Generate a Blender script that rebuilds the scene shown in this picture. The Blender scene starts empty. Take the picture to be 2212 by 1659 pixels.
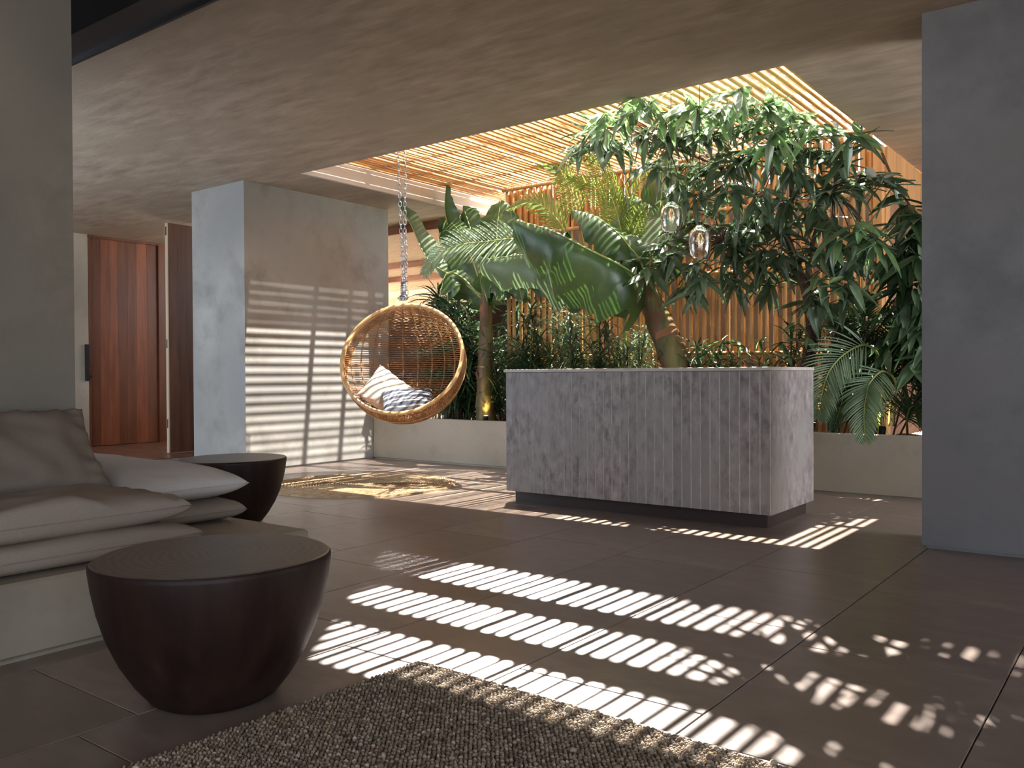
import bpy, math, random
import numpy as np
from mathutils import Vector, Matrix, noise
random.seed(7)
rng = np.random.default_rng(7)
SC = bpy.context.scene
COL = SC.collection
PI = math.pi

# ------------------------------------------------------------------ camera
EYE = Vector((0.0, 0.0, 1.06))
FPX = 1868.7
def cam_axes(yaw, pitch, roll):
    f = Vector((math.sin(-yaw)*math.cos(pitch), math.cos(yaw)*math.cos(pitch), math.sin(pitch)))
    r = f.cross(Vector((0, 0, 1))).normalized(); u = r.cross(f)
    r2 = math.cos(roll)*r + math.sin(roll)*u; u2 = -math.sin(roll)*r + math.cos(roll)*u
    return r2, u2, -f
CR, CU, CB = cam_axes(math.radians(37.1647), math.radians(-.62356), math.radians(-.31369))
cd = bpy.data.cameras.new('camera'); cam = bpy.data.objects.new('camera', cd); COL.objects.link(cam)
cam.matrix_world = Matrix(((CR.x, CU.x, CB.x, EYE.x), (CR.y, CU.y, CB.y, EYE.y), (CR.z, CU.z, CB.z, EYE.z), (0, 0, 0, 1)))
cd.sensor_width = 36; cd.lens = FPX*36/2212; cd.clip_end = 200; cd.clip_start = .05
SC.camera = cam

# ------------------------------------------------------------------ light, sky, exposure
SC.view_settings.view_transform = 'Standard'; SC.view_settings.look = 'None'
SC.view_settings.gamma = 1; SC.view_settings.use_curve_mapping = False
SC.view_settings.exposure = 0.32
wd = bpy.data.worlds.new('sky'); SC.world = wd; wd.use_nodes = True
bg = wd.node_tree.nodes['Background']; bg.inputs[0].default_value = (.78, .89, 1.0, 1); bg.inputs[1].default_value = 4.0
def sun(name, d, power, col):
    l = bpy.data.lights.new(name, 'SUN'); l.energy = power; l.angle = .0050; l.color = col
    o = bpy.data.objects.new(name, l); COL.objects.link(o); o.location = (-3, 6, 9)
    o.rotation_euler = Vector(d).to_track_quat('-Z', 'Y').to_euler(); return o
sun('morning_sun', (.95, -1.21, -1), 30, (1, .97, .92))
sun('noon_sun', (.15, -.235, -1), 28, (1, .93, .80)).data.angle = .010
sun('afternoon_sun', (-.72, -.10, -1), 15, (1, .96, .90)).data.angle = .012
def area(name, loc, d, sx, sy, power, col):
    l = bpy.data.lights.new(name, 'AREA'); l.shape = 'RECTANGLE'; l.size = sx; l.size_y = sy; l.energy = power; l.color = col
    o = bpy.data.objects.new(name, l); COL.objects.link(o); o.location = loc
    o.rotation_euler = Vector(d).to_track_quat('-Z', 'Z').to_euler(); return o
area('glass_wall_daylight', (1.5, -6.8, 1.7), (-.05, 1, 0), 6.5, 2.8, 165, (.78, .87, 1))
area('passage_daylight', (2.6, 6.9, 1.5), (-1, 0, 0), 1.4, 2.6, 210, (.86, .92, 1))
area('side_court_daylight', (-9.2, 1.9, 1.5), (.05, 1, 0), 4.4, 2.8, 150, (.72, .84, 1))
area('near_ceiling_fill', (-1.0, -1.2, 3.8), (0, .25, -1), 4.5, 3.0, 26, (1, .93, .85))  # added fill lamp, the near ceiling has no opening here
area('hall_daylight', (-11.5, 8.8, 1.8), (0, -1, 0), 2.6, 2.6, 15, (1, .93, .84))
try:
    SC.cycles.use_denoising = True; SC.cycles.max_bounces = 10; SC.cycles.diffuse_bounces = 6
    SC.cycles.transparent_max_bounces = 8; SC.cycles.caustics_reflective = False; SC.cycles.caustics_refractive = False
    SC.cycles.sample_clamp_indirect = 6
except Exception: pass

def ray(px, py):
    return CR*((px-1106)/FPX) + CU*(-(py-829.5)/FPX) - CB
def at(px, py, Y):                       # the point of the sight line at distance row Y
    d = ray(px, py); return EYE + d*(Y/d.y)
def atz(px, py, z):
    d = ray(px, py); return EYE + d*((z-EYE.z)/d.z)
def under(px, py, Y, zmax=3.27):         # like at(), but kept below the pergola
    p = at(px, py, Y)
    if p.z > zmax: p = atz(px, py, zmax)
    return p

# ------------------------------------------------------------------ materials
def N(nt, t, **kw):
    n = nt.nodes.new(t)
    for k, v in kw.items(): setattr(n, k, v)
    return n
def material(name, c1, c2=None, rough=.6, scale=3, stretch=(1, 1, 1), detail=8, bump=0, bscale=None, lo=.35, hi=.65,
             rand=0, metal=0, spec=.5, c3=None, s3=None, transl=0, coat=0, bdist=.01):
    m = bpy.data.materials.new(name); m.use_nodes = True; nt = m.node_tree; L = nt.links
    b = nt.nodes['Principled BSDF']
    b.inputs['Roughness'].default_value = rough; b.inputs['Metallic'].default_value = metal
    b.inputs['Specular IOR Level'].default_value = spec
    if coat: b.inputs['Coat Weight'].default_value = coat; b.inputs['Coat Roughness'].default_value = .25
    tc = N(nt, 'ShaderNodeTexCoord'); mp = N(nt, 'ShaderNodeMapping'); mp.inputs['Scale'].default_value = stretch
    L.new(tc.outputs['Object'], mp.inputs[0])
    src = None
    if c2 is not None:
        no = N(nt, 'ShaderNodeTexNoise'); no.inputs['Scale'].default_value = scale; no.inputs['Detail'].default_value = detail
        no.inputs['Roughness'].default_value = .62
        L.new(mp.outputs[0], no.inputs[0])
        cr = N(nt, 'ShaderNodeValToRGB'); cr.color_ramp.elements[0].position = lo; cr.color_ramp.elements[1].position = hi
        cr.color_ramp.elements[0].color = (*c1, 1); cr.color_ramp.elements[1].color = (*c2, 1)
        L.new(no.outputs[0], cr.inputs[0]); src = cr.outputs[0]
        if c3 is not None:
            n3 = N(nt, 'ShaderNodeTexNoise'); n3.inputs['Scale'].default_value = s3 or scale*.3; n3.inputs['Detail'].default_value = 4
            L.new(mp.outputs[0], n3.inputs[0])
            r3 = N(nt, 'ShaderNodeValToRGB'); r3.color_ramp.elements[0].position = .45; r3.color_ramp.elements[1].position = .68
            L.new(n3.outputs[0], r3.inputs[0])
            mx = N(nt, 'ShaderNodeMix', data_type='RGBA'); L.new(r3.outputs[0], mx.inputs[0])
            L.new(src, mx.inputs[6]); mx.inputs[7].default_value = (*c3, 1); src = mx.outputs[2]
    if rand:
        oi = N(nt, 'ShaderNodeObjectInfo'); mr = N(nt, 'ShaderNodeMapRange')
        mr.inputs[3].default_value = 1-rand; mr.inputs[4].default_value = 1+rand
        L.new(oi.outputs['Random'], mr.inputs[0])
        hs = N(nt, 'ShaderNodeHueSaturation'); L.new(mr.outputs[0], hs.inputs['Value'])
        if src: L.new(src, hs.inputs['Color'])
        else: hs.inputs['Color'].default_value = (*c1, 1)
        src = hs.outputs[0]
    if src: L.new(src, b.inputs['Base Color'])
    else: b.inputs['Base Color'].default_value = (*c1, 1)
    if bump:
        bn = N(nt, 'ShaderNodeTexNoise'); bn.inputs['Scale'].default_value = bscale or scale*4; bn.inputs['Detail'].default_value = 6
        L.new(mp.outputs[0], bn.inputs[0])
        bp = N(nt, 'ShaderNodeBump'); bp.inputs['Strength'].default_value = bump; bp.inputs['Distance'].default_value = bdist
        L.new(bn.outputs[0], bp.inputs['Height']); L.new(bp.outputs[0], b.inputs['Normal'])
    if transl:
        out = nt.nodes['Material Output']; tr = N(nt, 'ShaderNodeBsdfTranslucent'); ms = N(nt, 'ShaderNodeMixShader')
        ms.inputs[0].default_value = transl
        if src:
            h2 = N(nt, 'ShaderNodeHueSaturation'); h2.inputs['Value'].default_value = 1.9; h2.inputs['Saturation'].default_value = 1.15
            L.new(src, h2.inputs['Color']); L.new(h2.outputs[0], tr.inputs[0])
        else: tr.inputs[0].default_value = (*[min(1, c*1.9) for c in c1], 1)
        L.new(b.outputs[0], ms.inputs[1]); L.new(tr.outputs[0], ms.inputs[2]); L.new(ms.outputs[0], out.inputs[0])
    return m
M = {}
M['ceil'] = material('ceiling plaster', (.25, .19, .135), (.47, .375, .285), .62, 2.2, (1, 3.2, 1), lo=.3, hi=.7, bump=.25, bscale=9, c3=(.33, .26, .19), s3=.7)
M['wall'] = material('wall plaster', (.22, .205, .18), (.40, .38, .345), .55, 2.6, (1, 1, 1), lo=.3, hi=.7, bump=.2, bscale=14, c3=(.26, .25, .235), s3=1.3)
M['planter'] = material('planter plaster', (.36, .32, .25), (.54, .48, .39), .6, 3, lo=.3, hi=.7, bump=.2, bscale=14, c3=(.34, .30, .23), s3=1.5)
M['pillar'] = material('pillar plaster', (.15, .148, .155), (.25, .248, .26), .55, 2.2, lo=.3, hi=.7, bump=.2, bscale=16, c3=(.18, .165, .165), s3=1.1)
M['backwall'] = material('back wall', (.05, .042, .045), (.11, .095, .10), .7, 2)
M['wall_l'] = material('left pillar plaster', (.165, .142, .115), (.30, .262, .215), .55, 2.6, lo=.3, hi=.7, bump=.2, bscale=14, c3=(.16, .145, .125), s3=1.3)
M['tile'] = material('floor stone', (.185, .138, .115), (.31, .242, .205), .30, 3.2, (1, 2.6, 1), lo=.3, hi=.72, rand=.13, bump=.06, bscale=40, c3=(.235, .178, .145), s3=1.2, spec=.6)
M['grout'] = material('grout', (.22, .20, .17), rough=.8)
M['white'] = material('white reveal', (.62, .60, .55), rough=.6)
M['darkwood'] = material('dark timber', (.035, .016, .012), (.07, .032, .022), .5, 4, (1, 12, 1))
M['steel'] = material('dark steel', (.022, .018, .018), rough=.45, metal=.3)
M['doorwood'] = material('door timber', (.13, .032, .011), (.25, .072, .024), .42, 3.5, (1, 3.5, .35), lo=.3, hi=.7, rand=.42)
M['leafwood'] = material('open door timber', (.085, .032, .018), (.15, .06, .034), .45, 3.5, (1, 3.5, .35), rand=.12)
M['edgewood'] = material('pale door edge', (.72, .56, .38), rough=.5)
M['black'] = material('black metal', (.012, .010, .010), rough=.4)
M['deck'] = material('hall floorboard', (.15, .065, .04), (.26, .125, .08), .35, 3, (.6, 6, 1), rand=.2)
M['cane'] = material('bamboo cane', (.44, .22, .07), (.64, .37, .14), .42, 2.5, (3, 3, .8), rand=.2)
M['canepale'] = material('pergola cane', (.50, .26, .11), (.76, .48, .25), .45, 2.5, (3, .8, 3), rand=.22)
M['beam'] = material('brown beam', (.30, .13, .07), (.40, .19, .11), .5, 3, (1, 6, 6))
M['reed'] = material('reed matting', (.30, .19, .12), (.58, .41, .27), .7, 6, (.5, 14, 1), lo=.3, hi=.7, bump=.5, bscale=18)
M['plank'] = material('fascia timber', (.55, .26, .09), (.74, .40, .17), .5, 4, (6, 6, .5), rand=.12)
M['counter'] = material('counter stone', (.105, .083, .078), (.40, .345, .325), .5, 13, (1.4, 1.4, .8), lo=.28, hi=.72, rand=.09, c3=(.27, .24, .225), s3=1.6, bump=.15, bscale=40)
M['highlit'] = material('worn counter edge', (.30, .26, .245), (.46, .41, .385), .5, 9)  # lighter colour painted in for light caught along the board edges
M['ctop'] = material('counter slab', (.46, .40, .35), (.56, .50, .44), .4, 5, (1, 4, 1))
M['plinth'] = material('counter plinth', (.035, .018, .014), rough=.5)
M['stump'] = material('stained log', (.010, .004, .0035), (.040, .020, .014), .5, 2.5, (5, 5, .35), lo=.3, hi=.75, bump=.12, bscale=6, spec=.3)
M['sofa'] = material('taupe linen', (.28, .225, .19), (.34, .28, .24), .9, 260, bump=.25, bscale=220, bdist=.002, spec=.15)
M['sofa2'] = material('light linen', (.52, .49, .47), (.60, .57, .55), .9, 260, bump=.25, bscale=220, bdist=.002, spec=.15)
M['pillow'] = material('brown linen', (.18, .145, .122), (.225, .185, .155), .92, 260, bump=.25, bscale=220, bdist=.002, spec=.1)
M['bench'] = material('bench plaster', (.26, .215, .165), (.37, .315, .25), .55, 3, lo=.3, hi=.7, bump=.1)
M['rattan'] = material('rattan strand', (.26, .12, .045), (.46, .24, .10), .45, 9, bump=0)
M['rim'] = material('rattan rim', (.55, .30, .12), (.74, .46, .22), .4, 6)
M['chain'] = material('galvanised chain', (.42, .42, .44), rough=.35, metal=.85)
M['fur'] = material('cream fur', (.50, .43, .35), (.72, .66, .58), .95, 14, bump=.8, bscale=60)
M['fringe'] = material('fringe', (.08, .06, .05), rough=.9)
M['jute'] = material('jute braid', (.36, .24, .13), (.60, .43, .26), .9, 14, bump=.7, bscale=70)
M['soil'] = material('soil', (.02, .014, .010), (.05, .035, .022), .95, 12, bump=1, bscale=20)
M['banana'] = material('banana leaf', (.03, .065, .024), (.075, .14, .035), .36, 2.2, (1, 1, 1), lo=.3, hi=.75, transl=.14, spec=.6)
M['bananapale'] = material('pale banana leaf', (.10, .16, .085), (.17, .24, .13), .42, 3, lo=.3, hi=.75, transl=.2, spec=.6)
M['midrib'] = material('leaf midrib', (.30, .36, .10), rough=.5)
M['pseudo'] = material('banana trunk', (.085, .085, .025), (.17, .065, .035), .55, 5, (3.5, 3.5, .5), lo=.42, hi=.58, bump=.6, bscale=14, c3=(.24, .20, .06), s3=2.2)
M['palm'] = material('palm leaflet', (.17, .25, .15), (.27, .36, .22), .4, 5, transl=.25)
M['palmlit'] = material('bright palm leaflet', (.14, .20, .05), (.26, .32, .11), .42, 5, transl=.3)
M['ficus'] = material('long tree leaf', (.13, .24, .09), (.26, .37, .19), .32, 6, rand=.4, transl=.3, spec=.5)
M['ficus2'] = material('shaded tree leaf', (.085, .15, .07), (.19, .26, .15), .32, 6, rand=.4, transl=.15, spec=.7)  # darker copy of the tree leaf, shade put into its colour
M['bark'] = material('tree bark', (.07, .03, .022), (.16, .08, .055), .8, 9, (2, 2, .6), bump=.5)
M['dark'] = material('dark leaf', (.025, .055, .022), (.06, .11, .04), .4, 5, transl=.12)
M['yellow'] = material('yellowing leaf', (.30, .30, .05), rough=.5, transl=.3)
M['dry'] = material('dry leaf', (.34, .16, .07), rough=.7, transl=.2)
def glass_mat():
    m = bpy.data.materials.new('blown glass'); m.use_nodes = True; b = m.node_tree.nodes['Principled BSDF']
    b.inputs['Base Color'].default_value = (.95, .96, .94, 1); b.inputs['Roughness'].default_value = .03
    b.inputs['Transmission Weight'].default_value = 1; b.inputs['IOR'].default_value = 1.45
    nt = m.node_tree; no = N(nt, 'ShaderNodeTexNoise'); no.inputs['Scale'].default_value = 45
    tc = N(nt, 'ShaderNodeTexCoord'); nt.links.new(tc.outputs['Object'], no.inputs[0])
    bp = N(nt, 'ShaderNodeBump'); bp.inputs['Strength'].default_value = .35; bp.inputs['Distance'].default_value = .004
    nt.links.new(no.outputs[0], bp.inputs['Height']); nt.links.new(bp.outputs[0], b.inputs['Normal'])
    return m
M['glass'] = glass_mat()
def glow(name, c, s):
    m = bpy.data.materials.new(name); m.use_nodes = True; b = m.node_tree.nodes['Principled BSDF']
    b.inputs['Emission Color'].default_value = (*c, 1); b.inputs['Emission Strength'].default_value = s; return m
M['filament'] = glow('filament', (1, .55, .25), 1.5)
M['lens'] = glow('spotlight lens', (1, .8, .35), 6)
def ring_mat():                           # growth rings of the log tops
    m = bpy.data.materials.new('log top rings'); m.use_nodes = True; nt = m.node_tree; L = nt.links
    b = nt.nodes['Principled BSDF']; b.inputs['Roughness'].default_value = .38
    tc = N(nt, 'ShaderNodeTexCoord'); mp = N(nt, 'ShaderNodeMapping'); mp.inputs['Location'].default_value = (-.06, -.07, 0)
    L.new(tc.outputs['Object'], mp.inputs[0])
    w = N(nt, 'ShaderNodeTexWave', wave_type='RINGS', rings_direction='Z'); w.inputs['Scale'].default_value = 11
    w.inputs['Distortion'].default_value = 5; w.inputs['Detail'].default_value = 4; w.inputs['Detail Scale'].default_value = 1.6; w.inputs['Detail Roughness'].default_value = .65
    L.new(mp.outputs[0], w.inputs[0])
    cr = N(nt, 'ShaderNodeValToRGB'); cr.color_ramp.elements[0].color = (.092, .070, .060, 1); cr.color_ramp.elements[1].color = (.135, .104, .09, 1)
    L.new(w.outputs[0], cr.inputs[0])
    no = N(nt, 'ShaderNodeTexNoise'); no.inputs['Scale'].default_value = 4; L.new(mp.outputs[0], no.inputs[0])
    mx = N(nt, 'ShaderNodeMix', data_type='RGBA', blend_type='MULTIPLY'); mx.inputs[0].default_value = .6
    L.new(cr.outputs[0], mx.inputs[6]); L.new(no.outputs[0], mx.inputs[7]); 
    mul = N(nt, 'ShaderNodeHueSaturation'); mul.inputs['Value'].default_value = 1.5; L.new(mx.outputs[2], mul.inputs['Color'])
    L.new(mul.outputs[0], b.inputs['Base Color']); return m
M['rings'] = ring_mat()
def attr_mat(name, rough=.9, bump=0):
    m = bpy.data.materials.new(name); m.use_nodes = True; nt = m.node_tree; b = nt.nodes['Principled BSDF']
    a = N(nt, 'ShaderNodeAttribute', attribute_name='tone'); nt.links.new(a.outputs['Color'], b.inputs['Base Color'])
    b.inputs['Roughness'].default_value = rough; b.inputs['Specular IOR Level'].default_value = .15
    return m
M['wool'] = attr_mat('wool loops'); 
def stripe_mat():
    m = bpy.data.materials.new('striped knit'); m.use_nodes = True; nt = m.node_tree; L = nt.links; b = nt.nodes['Principled BSDF']
    b.inputs['Roughness'].default_value = .95
    tc = N(nt, 'ShaderNodeTexCoord'); w = N(nt, 'ShaderNodeTexWave', bands_direction='Y'); w.inputs['Scale'].default_value = 3.2
    w.inputs['Distortion'].default_value = 0; L.new(tc.outputs['Object'], w.inputs[0])
    cr = N(nt, 'ShaderNodeValToRGB'); cr.color_ramp.interpolation = 'CONSTANT'
    cr.color_ramp.elements[0].color = (.07, .075, .10, 1); e = cr.color_ramp.elements[1]; e.position = .3; e.color = (.24, .25, .30, 1)
    e = cr.color_ramp.elements.new(.55); e.color = (.55, .54, .52, 1); e = cr.color_ramp.elements.new(.8); e.color = (.15, .16, .19, 1)
    L.new(w.outputs[0], cr.inputs[0]); L.new(cr.outputs[0], b.inputs['Base Color'])
    no = N(nt, 'ShaderNodeTexNoise'); no.inputs['Scale'].default_value = 90; L.new(tc.outputs['Object'], no.inputs[0])
    bp = N(nt, 'ShaderNodeBump'); bp.inputs['Strength'].default_value = .6; bp.inputs['Distance'].default_value = .01
    L.new(no.outputs[0], bp.inputs['Height']); L.new(bp.outputs[0], b.inputs['Normal']); return m
M['stripe'] = stripe_mat()

# ------------------------------------------------------------------ mesh helpers
class MB:
    def __init__(s): s.v = []; s.f = []; s.mi = []; s.cur = 0
    def add(s, vs, fs):
        b = len(s.v); s.v += [tuple(v) for v in vs]; s.f += [tuple(i+b for i in f) for f in fs]; s.mi += [s.cur]*len(fs)
    def box(s, x0, x1, y0, y1, z0, z1, bev=0):
        if bev:
            b = bev; vs = []
            for z, i in ((z0, b), (z0+b, 0), (z1-b, 0), (z1, b)):
                xa, xb, ya, yb = x0+i, x1-i, y0+i, y1-i; c = b if not i else b*.6
                vs += [(xa+c, ya, z), (xb-c, ya, z), (xb, ya+c, z), (xb, yb-c, z), (xb-c, yb, z), (xa+c, yb, z), (xa, yb-c, z), (xa, ya+c, z)]
            fs = [tuple(range(7, -1, -1)), tuple(range(24, 32))]
            for k in range(3):
                for j in range(8): a = k*8+j; c = k*8+(j+1) % 8; fs.append((a, c, c+8, a+8))
            s.add(vs, fs); return
        vs = [(x, y, z) for z in (z0, z1) for y in (y0, y1) for x in (x0, x1)]
        s.add(vs, [(0, 2, 3, 1), (4, 5, 7, 6), (0, 1, 5, 4), (2, 6, 7, 3), (0, 4, 6, 2), (1, 3, 7, 5)])
    def tube(s, pts, r, n=8, caps=True):
        pts = [Vector(p) for p in pts]; m = len(pts)
        rs = r if hasattr(r, '__len__') else [r]*m
        vs = []; prev = None
        for i, p in enumerate(pts):
            t = (pts[min(i+1, m-1)]-pts[max(i-1, 0)]).normalized()
            if prev is None: a = t.orthogonal().normalized()
            else:
                a = prev - t*prev.dot(t)
                a = a.normalized() if a.length > 1e-6 else t.orthogonal().normalized()
            prev = a; b = t.cross(a)
            for k in range(n):
                q = 2*PI*k/n; vs.append(p + (a*math.cos(q)+b*math.sin(q))*rs[i])
        fs = [(i*n+k, i*n+(k+1) % n, (i+1)*n+(k+1) % n, (i+1)*n+k) for i in range(m-1) for k in range(n)]
        if caps: fs += [tuple(range(n-1, -1, -1)), tuple(range((m-1)*n, m*n))]
        s.add(vs, fs)
    def loop(s, pts, r, n=6):             # closed tube
        pts = [Vector(p) for p in pts]; m = len(pts); vs = []; c = sum(pts, Vector())/m
        for i, p in enumerate(pts):
            t = (pts[(i+1) % m]-pts[i-1]).normalized(); a = (p-c); a = (a-t*a.dot(t)).normalized(); b = t.cross(a)
            for k in range(n): q = 2*PI*k/n; vs.append(p+(a*math.cos(q)+b*math.sin(q))*r)
        fs = [(i*n+k, i*n+(k+1) % n, ((i+1) % m)*n+(k+1) % n, ((i+1) % m)*n+k) for i in range(m) for k in range(n)]
        s.add(vs, fs)
    def lathe(s, prof, n=48, cx=0, cy=0, wob=None):
        vs = []
        for (r, z) in prof:
            for k in range(n):
                q = 2*PI*k/n; w = wob(q, z) if wob else 1
                vs.append((cx+r*w*math.cos(q), cy+r*w*math.sin(q), z))
        fs = [(i*n+k, i*n+(k+1) % n, (i+1)*n+(k+1) % n, (i+1)*n+k) for i in range(len(prof)-1) for k in range(n)]
        s.add(vs, fs)
    def grid(s, P):
        r = len(P); c = len(P[0])
        s.add([p for row in P for p in row], [(i*c+j, i*c+j+1, (i+1)*c+j+1, (i+1)*c+j) for i in range(r-1) for j in range(c-1)])
    def mesh(s, name, smooth=False):
        me = bpy.data.meshes.new(name); me.from_pydata(s.v, [], s.f)
        if any(s.mi): me.polygons.foreach_set('material_index', s.mi)
        if smooth: me.polygons.foreach_set('use_smooth', [True]*len(me.polygons))
        me.update(); return me
def obj(name, mb, mat, parent=None, loc=(0, 0, 0), smooth=False, kind=None, label=None, rot=None):
    me = mb.mesh(name, smooth) if isinstance(mb, MB) else mb
    for m_ in (mat if isinstance(mat, (list, tuple)) else [mat]):
        if m_ is not None and len(me.materials) < (len(mat) if isinstance(mat, (list, tuple)) else 1): me.materials.append(m_)
    o = bpy.data.objects.new(name, me); COL.objects.link(o); o.location = loc
    if rot: o.rotation_euler = rot
    if parent: o.parent = parent
    if kind: o['kind'] = kind
    if label: o['label'] = label
    return o
def tag(o, label, cat, group=None, kind=None):
    o['label'] = label; o['category'] = cat
    if group: o['group'] = group
    if kind: o['kind'] = kind
    return o
def thing(name, label, cat, loc=(0, 0, 0), rotz=0, group=None):
    o = bpy.data.objects.new(name, None); COL.objects.link(o); o.location = loc; o.rotation_euler = (0, 0, rotz)
    o.empty_display_size = .1
    return tag(o, label, cat, group)
def struct(name, mb, mat, label=None, **k): 
    o = obj(name, mb, mat, kind='structure', **k)
    if label: o['label'] = label
    return o
def wave_edge(me): return me

CZ = 3.21                                  # ceiling height
# ------------------------------------------------------------------ structure
# floor: bedding plus stone tiles
b = MB(); b.box(-14, 6, -7, 8.6, -.06, -.012)
floor = struct('floor', b, M['grout'], 'greyish brown stone floor of large rectangular tiles')
def tile_mesh(w, l):
    m = MB(); m.box(-w/2, w/2, -l/2, l/2, -.011, 0, .0018); return m.mesh('tile')
TW, TL = .71, 1.05
tm = tile_mesh(TW-.0045, TL-.0045); tm.materials.append(M['tile'])
full = 0
edges_x = [-.44+TW*k for k in range(-14, 3)]
for ci, x0 in enumerate(edges_x):
    k = round((x0+.44)/TW)
    off = 4.40 if (k % 2) else 4.59
    if x0 < -10.3: continue
    j0 = off-5*TL
    for j in range(0, 9):
        y0 = j0+j*TL; y1 = y0+TL
        if y0 > 7.9: continue
        cx = x0+TW/2; cy = (y0+y1)/2
        d = Vector((cx, cy, 0)) - EYE
        if d.dot(-CB) < .1: continue
        if y1 > 8.0:
            y1 = 8.0
            o = obj('tile', tile_mesh(TW-.0045, y1-y0-.0045), M['tile'], floor, (cx, (y0+y1)/2, 0))
        else:
            o = obj('tile', tm, None, floor, (cx, cy, random.uniform(-.0006, .0006)))
# rest of the floor out of sight: same tiles joined
m = MB()
for k in range(-14, 9):
    x0 = -.44+TW*k; off = 4.40 if (k % 2) else 4.59
    if x0 < -10.3: continue
    for j in range(-6, 9):
        y0 = off-5*TL+j*TL; cx = x0+TW/2; cy = y0+TL/2
        if y0 > 7.9 or y0 < -6: continue
        d = Vector((cx, cy, 0)) - EYE
        if -14 <= k <= 2 and j >= 0 and d.dot(-CB) >= .1: continue
        if x0 > 5.2: continue
        m.box(x0+.002, x0+TW-.002, y0+.002, y0+TL-.002, -.011, 0, .0018)
obj('paving_remainder', m, M['tile'], floor, kind='stuff')
# hall floorboards
for i, y in enumerate(np.arange(4.6, 7.95, .14)):
    m = MB(); m.box(-13.0, -10.38, y, y+.136, -.011, .0, .001); obj('floorboard', m, M['deck'], floor, (0, 0, 0))

# ceiling slab with its opening
b = MB(); ZT = 3.40
b.box(-14, 6, 2.89, 6.0, CZ, ZT); b.box(-2.13, 6, 6.0, 14, CZ, ZT); b.box(-14, -7.33, 6.0, 8.76, CZ, ZT)
struct('ceiling', b, M['ceil'], 'brown trowelled plaster ceiling with a rectangular planted opening')
b = MB(); b.box(-7.36, -7.322, 6.0, 11.5, CZ-.002, ZT+.02); struct('trim_1', b, M['white'], 'white painted side of the ceiling opening')
b = MB(); b.box(-14, 6, 2.66, 2.89, 3.19, 3.99); b.box(-14, 6, 2.875, 2.895, 3.165, 3.215)
struct('trim_2', b, M['steel'], 'dark steel beam along the near edge of the ceiling')
b = MB(); b.box(-14, 6, -7, 2.66, 3.9, 4.0); wc = struct('ceiling_near', b, M['darkwood'], 'dark timber ceiling over the seating corner')
for i, x in enumerate(np.arange(-9.6, -2.0, .22)):
    m = MB(); m.box(x, x+.2, -1.5, 2.66, 3.878, 3.9); obj('board', m, M['darkwood'], wc)

# walls
b = MB(); b.box(-9.085, -8.09, 5.815, 8.02, .02, CZ); b.box(-9.07, -8.105, 5.83, 8.0, 0, .02)
struct('wall_center', b, M['wall'], 'free standing plastered wall block beside the planter')
b = MB(); b.box(-1.18, 2.2, 5.645, 6.1, .02, CZ); b.box(-1.16, 2.18, 5.665, 6.08, 0, .02)
struct('wall_right', b, M['pillar'], 'smooth blue grey plastered pillar at the right')
b = MB(); b.box(-5.0, -4.40, -2.2, 2.15, 0, 3.9)
struct('wall_left', b, M['wall_l'], 'tall plastered pillar behind the sofa')
b = MB(); b.box(-13.25, -13.0, 2.0, 6.56, 0, CZ); b.box(-13.25, -13.0, 7.82, 9.0, 0, CZ)
struct('wall_hall', b, M['planter'], 'beige plastered wall beside the timber door')
b = MB(); b.box(-14, -11.8, 1.8, 2.0, 0, 3.9); b.box(-14, 6, -7.2, -7.0, 0, 4.0); b.box(-14.2, -14, -7, 9, 0, 4.0); b.box(5.0, 5.3, -7, -5.5, 0, 4); b.box(5.0, 5.3, 0, 9, 0, 4)
struct('wall_outer', b, M['wall'], 'outer plastered walls out of view')
b = MB(); b.box(-6.7, -2.2, 9.35, 9.55, 0, 3.15); b.box(-2.2, 6, 11.1, 11.3, 0, 3.2); struct('wall_back', b, M['backwall'], 'dark wall behind the bamboo screen')
b = MB(); b.box(-11.5, -6.7, 9.9, 10.0, 0, 2.15); struct('wall_garden', b, M['darkwood'], 'dark timber fence behind the shrubs')
b = MB(); b.box(-16, -8.43, 6.2, 9.6, 3.46, 8.2); struct('wall_sunblock', b, M['wall'], 'added block above the terrace that cuts off the sun')  # added block, shapes the slanted left edge of the sun patches
b = MB(); b.box(-14, 3, 11.1, 13.4, 6.0, 6.12); b.box(-14, -13.7, 13.1, 13.4, 0, 6.0); b.box(2.7, 3, 13.1, 13.4, 0, 6.0); struct('ceiling_sunblock', b, M['wall'], 'added slab out of view that blocks the sun')  # slab and posts added unseen to keep morning sun off the further floor
b = MB(); b.box(-30, 20, -20, 30, -.2, -.07); struct('floor_outside', b, M['planter'], 'pale ground outside')

# planter
b = MB()
b.box(-8.085, 3, 7.73, 7.82, .018, .53, .004); b.box(-8.075, 3, 7.745, 7.8, 0, .018); b.box(-8.085, -7.99, 7.82, 12, 0, .53)
struct('wall_planter', b, M['planter'], 'low plastered planter wall in front of the plants')
P = []
for i in range(60):
    row = []
    for j in range(10):
        x = -8+i*.186; y = 7.8+j*.17; row.append((x, y, .44+.04*noise.noise(Vector((x*3, y*3, 0)))))
    P.append(row)
m = MB(); m.grid(P); tag(obj('planter_soil', m, M['soil'], kind='stuff', smooth=True), 'dark soil filling the long planter', 'soil')

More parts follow.
